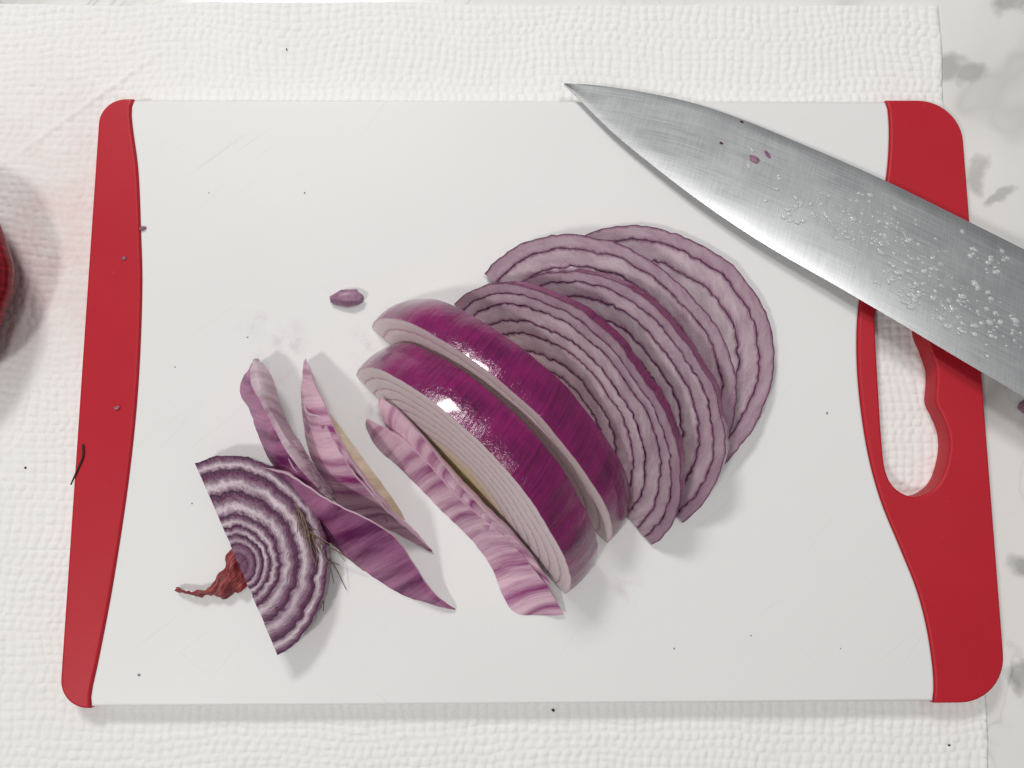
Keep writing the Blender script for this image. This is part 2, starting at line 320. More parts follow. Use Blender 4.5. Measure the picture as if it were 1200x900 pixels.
def vnoise(x, y, f, seed):
    """smooth value noise on arrays"""
    r = np.random.default_rng(seed); G = r.random((256, 256))
    u = x * f + 1000.5; v = y * f + 1000.5
    i = np.floor(u).astype(int); j = np.floor(v).astype(int); fu = u - i; fv = v - j
    fu = fu * fu * (3 - 2 * fu); fv = fv * fv * (3 - 2 * fv)
    g = lambda a, b: G[a % 256, b % 256]
    return (g(i, j) * (1 - fu) + g(i + 1, j) * fu) * (1 - fv) + (g(i, j + 1) * (1 - fu) + g(i + 1, j + 1) * fu) * fv
TZ = Z_COUNTER + 1.5
def edge_x(y):  # right edge of the folded sheet
    a = at(1101, 12, TZ); b = at(1160, 880, TZ)
    return a[0] + (b[0] - a[0]) * (y - a[1]) / (b[1] - a[1])
def build_towel():
    step = 0.55
    x0, y0 = -225.0, -185.0
    ytop = at(600, 4, TZ)[1]
    nx = int((edge_x(0) - x0) / step); ny = int((ytop - y0) / step)
    u = np.linspace(0, 1, nx); v = np.linspace(0, 1, ny)
    U, V = np.meshgrid(u, v)
    Y = y0 + V * (ytop - y0)
    XR = edge_x(Y) + (vnoise(Y, Y * 0, 0.06, 3) - 0.5) * 1.6
    X = x0 + U * (XR - x0)
    Y = Y + (vnoise(X, X * 0, 0.03, 4) - 0.5) * 2.4 * V
    # embossed cells, rows drifting in soft waves
    wx = X + (vnoise(X, Y, 0.035, 11) - 0.5) * 6 + (vnoise(X, Y, 0.16, 12) - 0.5) * 1.5
    wy = Y + (vnoise(X, Y, 0.028, 13) - 0.5) * 7 + (vnoise(X, Y, 0.15, 14) - 0.5) * 1.5
    cy = wy / 2.75; row = np.floor(cy); fy = cy - row
    cx = wx / 3.1 + 0.12 * (row % 2) + 0.10 * np.sin(row * 2.3); colm = np.floor(cx); fx = cx - colm
    G = np.random.default_rng(21).random((512, 512)); amp = 0.75 + 0.45 * G[row.astype(int) % 512, colm.astype(int) % 512]
    pil = (1 - np.abs(2 * fx - 1) ** 3.4) * (1 - np.abs(2 * fy - 1) ** 5.5)
    ex = np.exp(-((X + 150) / 45) ** 2 - ((Y - 85) / 55) ** 2)
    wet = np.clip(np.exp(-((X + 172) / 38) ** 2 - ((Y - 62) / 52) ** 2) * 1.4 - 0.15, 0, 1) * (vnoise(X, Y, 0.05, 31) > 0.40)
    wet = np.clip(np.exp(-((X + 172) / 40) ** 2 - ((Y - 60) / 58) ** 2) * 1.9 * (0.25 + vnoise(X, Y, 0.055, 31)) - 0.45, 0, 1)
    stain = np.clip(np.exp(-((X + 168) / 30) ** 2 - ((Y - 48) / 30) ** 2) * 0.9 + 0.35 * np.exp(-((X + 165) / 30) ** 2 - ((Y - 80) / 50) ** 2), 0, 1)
    Z = pil * amp * 0.50 * (1 - 0.55 * wet) + (vnoise(X, Y, 0.03, 15) - 0.5) * 0.5 + (vnoise(X, Y, 0.6, 16) - 0.5) * 0.16 + (vnoise(X, Y, 1.3, 17) - 0.5) * 0.10
    # pressed crease near the wet corner
    d = (X + 168) * 0.62 - (Y - 95) * 0.78
    Z += 0.5 * np.exp(-(d / 1.0) ** 2) * np.exp(-((Y - 105) / 22) ** 2) * (X < -130)
    # shallow perforation line
    pxx = at(587, 870, TZ)[0]; Z -= 0.35 * np.exp(-((X - pxx) / 0.35) ** 2)
    Z = TZ + 0.35 + Z
    # fold at the right and far edges: the sheet rolls down to the counter
    er = (XR - X); et = (ytop - Y) if False else (ytop + (vnoise(X, X * 0, 0.03, 4) - 0.5) * 2.4 - Y)
    def roll(e): return np.where(e < 1.6, 1 - np.sqrt(np.clip(1 - (1 - e / 1.6) ** 2, 0, 1)), 0)
    k = np.maximum(roll(er), roll(et)); k = np.clip(k, 0, 1)
    Z = Z * (1 - k) + (Z_COUNTER + 0.02) * k
    co = np.stack([X, Y, Z], -1).reshape(-1, 3) * MM
    idx = np.arange(nx * ny).reshape(ny, nx)
    quads = np.stack([idx[:-1, :-1], idx[:-1, 1:], idx[1:, 1:], idx[1:, :-1]], -1).reshape(-1, 4)
    me = bpy.data.meshes.new('paper_towel')
    me.vertices.add(len(co)); me.vertices.foreach_set('co', co.astype(np.float32).ravel())
    me.loops.add(quads.size); me.loops.foreach_set('vertex_index', quads.astype(np.int32).ravel())
    me.polygons.add(len(quads)); me.polygons.foreach_set('loop_start', np.arange(0, quads.size, 4, dtype=np.int32))
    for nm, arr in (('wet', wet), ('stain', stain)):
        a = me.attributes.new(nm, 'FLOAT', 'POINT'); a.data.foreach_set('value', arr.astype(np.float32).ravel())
    me.update(calc_edges=True); me.shade_smooth()
    return me
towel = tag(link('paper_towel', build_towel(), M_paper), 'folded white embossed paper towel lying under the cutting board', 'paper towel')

# ------------------------------------------------------------------ cutting board
BW, BH = 300.0, 202.3
def slab2d(name, outline, z0, z1, bev, mat, parent, holes=()):
    cu = bpy.data.curves.new('c', 'CURVE'); cu.dimensions = '2D'; cu.fill_mode = 'BOTH'
    cu.extrude = ((z1 - z0) / 2 - bev) * MM; cu.bevel_depth = bev * MM; cu.bevel_resolution = 4; cu.offset = -bev * MM
    for loop in (outline, *holes):
        s = cu.splines.new('POLY'); s.points.add(len(loop) - 1); s.use_cyclic_u = True
        for p_, q in zip(s.points, loop): p_.co = (q[0] * MM, q[1] * MM, 0, 1)
    tmp = bpy.data.objects.new('tmp', cu); COL.objects.link(tmp)
    dg = bpy.context.evaluated_depsgraph_get()
    me = bpy.data.meshes.new_from_object(tmp.evaluated_get(dg))
    bpy.data.objects.remove(tmp)
    me.transform(Matrix.Translation((0, 0, (z0 + z1) / 2 * MM)))
    bm = bmesh.new(); bm.from_mesh(me); bmesh.ops.remove_doubles(bm, verts=bm.verts, dist=1e-6); bmesh.ops.recalc_face_normals(bm, faces=bm.faces); bm.to_mesh(me); bm.free()
    me.materials.clear(); me.shade_smooth()
    sm = np.array([abs(p_.normal.z) < 0.995 for p_ in me.polygons]); me.polygons.foreach_set('use_smooth', sm)
    return link(name, me, mat, parent)
board = tag(empty('cutting_board', (0, 0, -7.4 * MM)), 'white plastic cutting board with red ends and a handle slot', 'cutting board')
left_in = [(156.5, 114.5), (153, 128), (154.5, 150), (161, 200), (164, 270), (165.5, 340), (161, 450), (150, 560), (132, 680), (115, 770), (106, 812), (106, 831)]
right_in = [(1038, 117), (1041.5, 129), (1043, 160), (1040, 205), (1030, 260), (1015, 320), (1006, 370), (1006, 440), (1016, 520), (1032, 583), (1055, 640), (1075, 690), (1087, 735), (1094, 780), (1095.5, 808), (1094, 823)]
def onboard(pts, n=60): return [q[:2] for q in catmull([at(px, py, 0)[:2] for px, py in pts], n)]
Lc = onboard(left_in); Rc = onboard(right_in)
yt, yb = BH / 2, -BH / 2
Lc[0][1] = yt; Lc[-1][1] = yb; Rc[0][1] = yt; Rc[-1][1] = yb
inset = 0.5
white = [(q[0] + 0.02, max(min(q[1], yt - inset), yb + inset)) for q in Lc][::-1] + [(q[0] - 0.02, max(min(q[1], yt - inset), yb + inset)) for q in Rc]
slab2d('board_surface', white, -7.1, 0.0, 1.0, M_white, board)
def corner(cx, cy, r, a0, a1, n=12): return [(cx + r * math.cos(a0 + (a1 - a0) * i / n), cy + r * math.sin(a0 + (a1 - a0) * i / n)) for i in range(n + 1)]
RC = 9.0
red_l = [tuple(q) for q in Lc] + corner(-BW / 2 + RC, yb + RC, RC, -PI / 2 if False else -math.pi / 2, -math.pi)[0:] + corner(-BW / 2 + RC, yt - RC, RC, math.pi, math.pi / 2)
slab2d('end_grip', red_l, -7.4, 0.35, 0.9, M_red, board)
RC = 15.0
red_r = [tuple(q) for q in Rc][::-1] + corner(BW / 2 - RC, yt - RC, RC, math.pi / 2, 0) + corner(BW / 2 - RC - 0.5, yb + RC, RC, 0, -math.pi / 2)
hole_px = [(1025, 372), (1028, 430), (1033, 510), (1038, 552), (1050, 573), (1070, 582), (1090, 576), (1104, 560), (1112, 530), (1111, 505), (1103, 485), (1096, 470), (1097, 452), (1097, 432), (1089, 408), (1082, 392), (1080, 372), (1080, 352), (1066, 338), (1048, 335), (1032, 345)]
hp = np.array([at(px, py, 0)[:2] for px, py in hole_px])
hole = catmull(np.vstack([hp, hp[:1]]), 90)[:-1]
slab2d('handle_grip', red_r, -7.4, 0.35, 0.9, M_red, board, holes=[hole])

# ------------------------------------------------------------------ onion half-moon slices
def half_slice(name, label, A, B, apex, bounds, thick, mats, loc=None, p=2.0, taper=0.0, seed=1, skin_outer=True, wobble=0.008, step=0.35, face_drop=0.0, cat='onion slice', group=None, ctr=0.0, cup=0.0, bulge=0.0, groove=0.05, bulgef=0.02, jag=0.022):
    """A, B, apex: (px, py, z) of the upper cut face; bounds: layer limits as fractions of the outline, outside first"""
    rnd = random.Random(seed)
    A, B, P = at(*A), at(*B), at(*apex)
    C = (A + B) / 2; ex = (B - A); a = np.linalg.norm(ex) / 2; ex /= 2 * a
    ey = P - C; ey -= ex * (ey @ ex); b = np.linalg.norm(ey); ey /= b
    n = np.cross(ex, ey)
    if n[2] < 0: n = -n
    root = empty(name, tuple((C * (1, 1, 0)) * MM)); tag(root, label, cat, group)
    C0 = C + ex * ctr
    for k in range(len(bounds) - 1):
        so, si = bounds[k] - (0.0008 if k else 0), bounds[k + 1] + 0.0008
        core = bounds[k + 1] <= 0.001
        N = 84 if so > 0.4 else 56
        lift = 0.0 if k == 0 else rnd.uniform(-step, step * 0.35) - face_drop * k
        slope = rnd.uniform(-0.7, 0.5) * step
        tcs = [0.0, 0.03, 0.08, 0.16, 0.28, 0.42, 0.56, 0.70, 0.82, 0.91, 0.97, 1.0]
        prof = []                                            # (t, depth, is_outer)
        for tc in tcs:
            e = min(tc, 1 - tc); r_ = groove * max(0, 1 - e / 0.06) ** 2
            prof.append((tc, r_ - bulgef * math.sin(math.pi * tc), 0))
        back = [(1.0, thick * 0.5, 0), (1.0, thick, 0), (0.5, thick, 0), (0.0, thick, 1)] + [(0.0, thick * f, 1) for f in (0.8, 0.6, 0.4, 0.2)]
        prof += back
        verts, oc, oc2 = [], [], []
        endj = [rnd.uniform(0.0, jag) / max(so, 0.25) for _ in range(2)]
        for i in range(N + 1):
            th = endj[0] + (math.pi - endj[0] - endj[1]) * i / N
            cs, sn = math.cos(th), max(math.sin(th), 0)
            Rr = 1 / ((abs(cs) / a) ** p + (sn / b) ** p + 1e-12) ** (1 / p)
            Rr *= 1 + sn * 0.045 * wob(th * 1.3, seed + 77) + sn * 0.02 * wob(th * 4.0, seed + 78)
            arc = th * (a + b) / 2
            for (tc, d, outer) in prof:
                s = so + (si - so) * tc
                w0 = wob(arc * 0.35, seed + k) * 1.6 + 0.8 * wob(arc * 0.9, seed + k + 50)
                w1_ = wob(arc * 0.35, seed + k + 1) * 1.6 + 0.8 * wob(arc * 0.9, seed + k + 51)
                if k == 0 and skin_outer: w0 *= 0.6
                fo = wobble * (w0 * (1 - tc) + w1_ * tc)
                dd_ = d / thick
                f = (s + fo * min(1, s * 2)) * (1 + taper * max(dd_, 0) + (bulge * 4 * max(dd_, 0) * (1 - max(dd_, 0)) if outer else 0))
                zz = -d + (lift + slope * (tc - 0.5) + 0.12 * wob(arc * 0.5, seed + k + 9) - cup * (1 - s) ** 2 * 10 if d < thick * 0.3 else 0)
                q = C0 * (1 - s) + C * s if ctr else C
                pt = q + ex * (-cs * Rr * f) + ey * (sn * Rr * f) + n * zz
                if pt[2] < 0.15: pt[2] = 0.15 + 0.02 * rnd.random()
                verts.append(pt); oc.append((tc, s, arc * s)); oc2.append((max(d, 0), s, arc))
        m = len(prof); faces, slots = [], []
        for i in range(N):
            for j in range(m):
                j2 = (j + 1) % m
                faces.append((i * m + j, i * m + j2, (i + 1) * m + j2, (i + 1) * m + j))
                is_out = (prof[j][2] and prof[j2][2]) or (j == m - 1)
                slots.append(1 if (k == 0 and skin_outer and is_out) else 0)
        faces.append(tuple(range(m))); faces.append(tuple(N * m + j for j in range(m))); slots += [0, 0]
        me = mesh(verts, faces, {'oc': oc, 'oc2': oc2}, slots, angle=55)
        link('core' if core else 'layer', me, mats, root)
    return root

FL = [M_flesh, M_skin]; FP = [M_flesh_pale, M_skin]; FD = [M_flesh_deep, M_skin]
G1 = None
half_slice('onion_slice', 'flat purple ringed onion slice lying outermost beside the knife', (652, 292, 6.0), (838, 552, 6.0), (886, 345, 4.6),
           [1, .895, .745, .59, .46, .30, .16, 0.0], 4.2, FL, seed=3, step=0.16, wobble=0.011)
half_slice('onion_slice', 'second toppled onion slice, overlapping the flat outermost slice', (566, 322, 2.5), (832, 545, 2.5), (788, 322, 17),
           [1, .90, .77, .655, .50, .35, .18, 0.0], 4.2, FL, seed=11, step=0.16, wobble=0.011)
half_slice('onion_slice', 'thin leaning onion slice between two other ringed slices, magenta rim showing', (588, 345, 1.0), (797, 614, 1.0), (812, 408, 25),
           [1, .925, .82, .70, .61, .47, .33, .17, 0.0], 4.4, FL, seed=17, step=0.2, wobble=0.011)
half_slice('onion_slice', 'broad ringed onion slice with dark skin rim, leaning against the glossy wedges', (530, 358, 0.5), (762, 640, 0.5), (742, 424, 34),
           [1, .93, .855, .745, .66, .53, .43, .30, .16, 0.0], 4.6, FL, seed=23, step=0.3, wobble=0.010, taper=-0.02)
half_slice('onion_slice', 'thick upright onion slice with glossy magenta skin, behind the wedge with yellow core', (436, 384, 0.5), (712, 636, 0.5), (606, 464, 39),
           [1, .90, .80, .70, .60, .49, .38, .27, .15, 0.0], 13.5, FP, seed=31, step=0.06, groove=0.03, wobble=0.006, taper=-0.06, bulge=0.03, p=1.85)
half_slice('onion_slice', 'thick glossy magenta onion slice showing pale cut face with yellowish core', (417, 440, 0.5), (662, 696, 0.5), (578, 536, 40),
           [1, .91, .82, .73, .64, .55, .45, .35, .24, .12, 0.0], 13.5, FP, seed=37, step=0.06, groove=0.03, wobble=0.006, taper=-0.01, bulge=0.02, p=1.92)
root_end = half_slice('onion_root_end', 'purple and white ringed root end slice with dry root hairs', (228, 543, 9.0), (325, 768, 9.0), (374, 613, 7.5),
           [1, .87, .66, .46, .35, .27, .19, .10, 0.0], 6.5, FD, seed=41, step=0.3, wobble=0.018, jag=0.008, cat='onion piece', ctr=2.5, cup=0.05)

# ------------------------------------------------------------------ loose scales: lofted sheets with thickness
def sheet(name, rows, thick, mats, parent, N=70, M=10, rough=0.25, seed=1, ragged=0.0, inner_from=2.0):
    """rows: polylines of (px, py, z); the surface runs from the first row to the last, mats = (outer face, inner face, edge)"""
    rr = [catmull([at(*q) for q in row], N) for row in rows]
    grid = np.stack([catmull(np.stack([r_[i] for r_ in rr]), M) for i in range(N)])      # N x M x 3
    du = np.gradient(grid, axis=0); dv = np.gradient(grid, axis=1)
    nn = np.cross(du, dv); nn /= (np.linalg.norm(nn, axis=2, keepdims=True) + 1e-9)
    verts, oc, oc2 = [], [], []
    Lu = np.r_[0, np.cumsum(np.linalg.norm(np.diff(grid[:, M // 2], axis=0), axis=1))]
    for side in (0, 1):
        for i in range(N):
            wv = np.r_[0, np.cumsum(np.linalg.norm(np.diff(grid[i], axis=0), axis=1))]
            for j in range(M):
                v = j / (M - 1); u = i / (N - 1)
                e = min(1, 6 * min(u, 1 - u) + 0.25) * min(1, 5 * min(v, 1 - v) + 0.35)
                off = (0 if side == 0 else -thick * e)
                w_ = rough * (wob(Lu[i] * 0.28, seed, 1) + 0.7 * noise.noise(Vector((Lu[i] * 0.5, wv[j] * 0.5, seed))))
                p_ = grid[i, j] + nn[i, j] * (off + w_)
                if ragged and j == M - 1: p_ = p_ + (grid[i, j] - grid[i, j - 1]) * ragged * wob(Lu[i], seed + 3, 0.9)
                p_[2] = max(p_[2], 0.12)
                verts.append(p_); oc.append((0.3 + 0.4 * side, 0.8, Lu[i])); oc2.append((wv[j], v, Lu[i]))
    f, sl = [], []
    I = lambda s, i, j: s * N * M + i * M + j
    for i in range(N - 1):
        for j in range(M - 1):
            f.append((I(0, i, j), I(0, i + 1, j), I(0, i + 1, j + 1), I(0, i, j + 1))); sl.append(1 if j / (M - 1) > inner_from else 0)
            f.append((I(1, i, j), I(1, i, j + 1), I(1, i + 1, j + 1), I(1, i + 1, j))); sl.append(1)
    for i in range(N - 1):
        for j in (0, M - 1):
            f.append((I(0, i, j), I(0, i + 1, j), I(1, i + 1, j), I(1, i, j))); sl.append(2)
    for j in range(M - 1):
        for i in (0, N - 1):
            f.append((I(0, i, j), I(0, i, j + 1), I(1, i, j + 1), I(1, i, j))); sl.append(2)
    me = mesh(verts, f, {'oc': oc, 'oc2': oc2}, sl, angle=60)
    return link(name, me, list(mats), parent)
def root_at(name, px, py, label, cat):
    q = at(px, py); return tag(empty(name, (q[0] * MM, q[1] * MM, 0)), label, cat)

# striped strip standing in front of the glossy wedges
w1 = root_at('onion_strip', 540, 620, 'pink striped onion strip standing on edge beside the yellowish core', 'onion piece')
sheet('layer', [[(430, 505, 0), (442, 525, 0), (473, 553, 0), (515, 596, 0), (549, 629, 0), (575, 663, 0), (591, 701, 0), (606, 719, 0), (640, 721, 0)],
                [(428, 497, 3.4), (449, 514, 4.8), (482, 543, 5.4), (526, 590, 6.1), (564, 624, 6.1), (590, 652, 5.4), (614, 690, 4.1), (632, 707, 2.7), (652, 721, 1.4)],
                [(429, 491, 5.4), (461, 509, 8.8), (494, 536, 10.2), (537, 584, 10.9), (579, 619, 10.2), (602, 640, 9.5), (638, 683, 6.1), (650, 702, 4.1), (661, 720, 1.4)]], 2.6, (M_stripe, M_edge, M_edge), w1, seed=3)
sheet('layer', [[(452, 500, 4.1), (480, 528, 6.8), (520, 572, 8.2), (565, 616, 8.2), (604, 648, 6.8), (640, 690, 3.4)],
                [(444, 480, 7.5), (470, 500, 10.2), (514, 548, 11.6), (556, 592, 11.6), (595, 630, 10.2), (640, 683, 5.4)],
                [(444, 465, 8.8), (465, 480, 11.6), (496, 514, 13.6), (537, 566, 14.3), (579, 610, 12.9), (614, 642, 10.2), (648, 688, 5.4)]], 2.4, (M_stripe, M_edge, M_edge), w1, seed=9)
sheet('core_film', [[(478, 520, 6.1), (520, 566, 8.2), (565, 608, 8.2), (610, 645, 5.4)],
                    [(474, 500, 8.8), (512, 542, 11.6), (556, 588, 12.2), (606, 637, 8.2)]], 1.2, (M_film, M_film, M_film), w1, seed=13, M=8)

# wedge of pale striped scales with a beige inner film
w2 = root_at('onion_wedge', 410, 560, 'pale pink striped onion wedge with pointed tip and beige inner edge', 'onion piece')
sheet('layer', [[(355, 470, 2), (356, 500, 2), (364, 535, 2), (379, 563, 2), (396, 590, 1), (425, 606, 1), (462, 624, 0), (506, 647, 0)],
                [(357, 480, 8), (368, 505, 9), (380, 540, 10), (400, 567, 10), (424, 587, 9), (448, 602, 7), (476, 624, 4), (506, 646, 1)],
                [(362, 487, 12), (377, 490, 14), (391, 517, 16), (412, 553, 17), (437, 581, 15), (455, 601, 12), (480, 622, 6), (507, 645, 1)]], 2.0, (M_stripe, M_edge, M_edge), w2, seed=21)
sheet('layer', [[(356, 424, 2), (353, 455, 2), (355, 490, 3), (366, 520, 5), (385, 550, 8), (420, 585, 8), (455, 612, 4)],
                [(357, 422, 5), (361, 450, 8), (368, 480, 11), (380, 505, 13), (402, 540, 14), (432, 578, 12), (462, 610, 6)],
                [(358, 420, 7), (369, 452, 12), (380, 474, 15), (394, 507, 17), (414, 545, 18), (440, 580, 15), (470, 612, 8)]], 1.6, (M_stripe, M_edge, M_edge), w2, seed=25)
sheet('core_film', [[(379, 478, 11), (396, 512, 14), (418, 550, 15), (444, 584, 12), (470, 612, 6)],
                    [(386, 483, 9), (406, 510, 11), (435, 550, 11), (461, 585, 8), (475, 609, 4)]], 1.0, (M_film, M_film, M_film), w2, seed=29, M=8)

# big curled scale
w3 = root_at('onion_leaf', 380, 620, 'curled dark purple onion leaf lying next to the ringed root end', 'onion piece')
sheet('outer_scale', [[(312, 552, 1), (331, 566, 0.5), (362, 607, 0), (395, 643, 0), (430, 671, 0), (470, 696, 0), (505, 708, 0), (533, 715, 0)],
                      [(310, 550, 6), (334, 560, 9), (370, 596, 11), (408, 624, 12), (444, 649, 11), (475, 675, 8), (505, 702, 4), (533, 715, 1)],
                      [(309, 548, 8), (341, 559, 15), (387, 588, 19), (430, 609, 20), (462, 630, 17), (484, 660, 12), (507, 694, 6), (534, 714, 1)]], 1.6, (M_leaf_out, M_leaf_in, M_edge), w3, seed=33, rough=0.3)
sheet('curled_scale', [[(292, 430, 3), (281, 456, 1), (294, 485, 0.5), (309, 526, 0.5), (328, 556, 1), (352, 586, 2)],
                       [(295, 424, 8), (292, 452, 11), (311, 490, 13), (328, 526, 14), (347, 552, 15), (370, 576, 14)],
                       [(297, 420, 9), (303, 448, 14), (321, 486, 16), (339, 520, 16), (355, 545, 15), (375, 570, 13)],
                       [(303, 420, 8), (318, 440, 9), (333, 487, 8), (352, 519, 7), (368, 545, 6), (384, 575, 5)]], 1.3, (M_leaf_out, M_leaf_in, M_edge), w3, seed=39, rough=0.3, M=14, inner_from=0.54)
sheet('inner_scale', [[(333, 522, 15), (342, 545, 15.5), (362, 566, 14), (388, 585, 12)],
                      [(344, 516, 13), (356, 538, 12), (372, 560, 10), (390, 582, 9)],
                      [(350, 515, 10), (364, 540, 7), (378, 560, 6), (394, 583, 6)]], 1.0, (M_leaf_in, M_leaf_in, M_edge), w3, seed=45, M=8)

# strands and hairs
def tube(pts, r0, r1, seg=5, n=14):
    c = catmull(pts, n); verts, f = [], []
    d = np.gradient(c, axis=0)
    for i in range(n):
        tt = d[i] / (np.linalg.norm(d[i]) + 1e-9); u = np.cross(tt, (0, 0, 1.0) if abs(tt[2]) < 0.9 else (1.0, 0, 0)); u /= np.linalg.norm(u); v = np.cross(tt, u)
        r = r0 + (r1 - r0) * i / (n - 1)
        for k in range(seg):
            a = 2 * math.pi * k / seg; verts.append(c[i] + (u * math.cos(a) + v * math.sin(a)) * r)
    for i in range(n - 1):
        for k in range(seg):
            f.append((i * seg + k, i * seg + (k + 1) % seg, (i + 1) * seg + (k + 1) % seg, (i + 1) * seg + k))
    f.append(tuple(range(seg))[::-1]); f.append(tuple((n - 1) * seg + k for k in range(seg)))
    return verts, f
def strands(name, lst, mat, parent, **kw):
    V, F = [], []
    for pts, r0, r1 in lst:
        v, f = tube(pts, r0, r1); o = len(V); V += v; F += [tuple(i + o for i in q) for q in f]
    return link(name, mesh(V, F, angle=None), mat, parent)
rn = random.Random(5); hairs = []
for i in range(34):
    f0 = rn.random(); sx, sy = 344 + 26 * f0 + rn.uniform(-4, 4), 592 + 50 * f0 + rn.uniform(-6, 6)
    L = rn.uniform(20, 50); ang = R(rn.uniform(35, 95)); z0 = rn.uniform(7.5, 10.5); z2 = rn.uniform(1, 7)
    mx, my = sx + L * 0.5 * math.cos(ang) + rn.uniform(-5, 5), sy + L * 0.5 * math.sin(ang) + rn.uniform(-5, 5)
    hairs.append(([at(sx, sy, z0), at(mx, my, (z0 + z2) / 2 + 1), at(sx + L * math.cos(ang), sy + L * math.sin(ang), z2)], rn.uniform(0.10, 0.2), 0.07))
for a_, b_, c_ in (((370, 640, 7), (390, 660, 5), (406, 691, 1)), ((375, 635, 8), (402, 650, 5), (427, 669, 2)), ((372, 642, 7), (384, 655, 5), (398, 662, 3)), ((352, 600, 10), (362, 640, 9), (372, 665, 8)), ((375, 655, 7), (379, 690, 4), (379, 716, 1)), ((345, 590, 10), (358, 612, 10), (366, 650, 9))):
    hairs.append(([at(*a_), at(*b_), at(*c_)], 0.24, 0.12))
tag(strands('root_hairs', hairs, M_root, root_end), kind='stuff')
fr = []
for i in range(26):
    f0 = rn.random(); sx, sy = 352 + 40 * f0 + rn.uniform(-2, 2), 522 + 60 * f0 + rn.uniform(-2, 2); L = rn.uniform(6, 15)
    fr.append(([at(sx, sy, 9), at(sx - L * 0.5, sy - L * 0.25 + 1, 13), at(sx - L, sy - L * 0.2 + rn.uniform(-3, 3), 13.5)], 0.08, 0.04))
tag(strands('torn_fibres', fr, M_root if False else M_crumb, w3), kind='stuff')
# papery dry skin under the root end
sheet('dry_skin', [[(206, 689, 1), (222, 693, 2), (243, 690, 1.5), (258, 672, 3), (266, 650, 5), (274, 640, 6)],
                   [(206, 690, 2), (222, 694, 4), (248, 692, 4), (266, 678, 6.5), (276, 660, 6), (280, 650, 6)],
                   [(205, 691, 1), (224, 697, 1), (252, 698, 1), (268, 700, 1.5), (284, 692, 3), (292, 680, 4)]], 0.3, (M_dry, M_dry, M_dry), root_end, seed=51, rough=1.4, N=60, M=12, ragged=0.8)

# ------------------------------------------------------------------ small scraps
def lump(name, px, py, z, sx, sy, sz, rot, mat, label, cat, seed, group=None, sub=2):
    bm = bmesh.new(); bmesh.ops.create_icosphere(bm, subdivisions=sub, radius=1)
    c = at(px, py, z)
    for v in bm.verts:
        k = 1 + 0.38 * noise.noise(v.co * 1.6 + Vector((seed * 7, 0, 0)))
        v.co = Vector((v.co.x * sx, v.co.y * sy, v.co.z * sz)) * k
        v.co.z = max(v.co.z, -sz * 0.6)
    lo = min(v.co.z for v in bm.verts)
    for v in bm.verts:
        x_, y_ = v.co.x, v.co.y
        v.co = Vector((x_ * math.cos(rot) - y_ * math.sin(rot), x_ * math.sin(rot) + y_ * math.cos(rot), v.co.z - lo)) * MM
    me = bpy.data.meshes.new(name); bm.to_mesh(me); bm.free(); me.shade_smooth(); me.set_sharp_from_angle(angle=R(35))
    o = link(name, me, mat); o.location = tuple(c * MM)
    return tag(o, label, cat, group)
lump('onion_scrap', 408, 350, 0.02, 5.8, 3.2, 2.4, 0.12, M_crumb, 'small purple onion scrap lying alone on the white board', 'onion scrap', 2, sub=2)
def crumb(px, py, r, z=0.02, mat=M_crumb, label='tiny dark crumb scattered on the white board', group='crumbs on the board', i=[0]):
    i[0] += 1; lump('crumb', px, py, z, r, r * random.uniform(.5, .9), r * .5, random.uniform(0, 3), mat, label, 'crumb', i[0], group, sub=1)
crumb(168, 268, 1.3, label='round purple crumb touching the inner edge of the red end', group=None)
for (px, py, r) in ((163, 791, .8), (357, 226, .5), (245, 226, .4), (969, 484, .7), (290, 395, .5), (880, 745, .45), (985, 760, .4), (790, 760, .5), (205, 430, .4), (225, 590, .4)):
    crumb(px, py, r * 0.7)
for (px, py, r, l) in ((146, 303, .8, 'dark speck on the red end near the purple crumb'), (138, 478, 1.1, 'pale pink scrap stuck on the red end')):
    crumb(px, py, r, 0.37, M_crumb, l, None)
for (px, py, r) in ((648, 832, .7), (336, 58, .5), (30, 548, .45), (1112, 873, .5)):
    crumb(px, py, r, TZ + 0.9, M_brown, 'dark speck lying on the paper towel', 'specks on the towel')
v_, f_ = tube([at(97, 521, .6), at(97, 535, .7), at(90, 552, .7), at(83, 568, .5)], .45, .25)
tag(link('root_strand', mesh(v_, f_, angle=None), M_brown), 'single curved brown root strand on the red end', 'root strand')

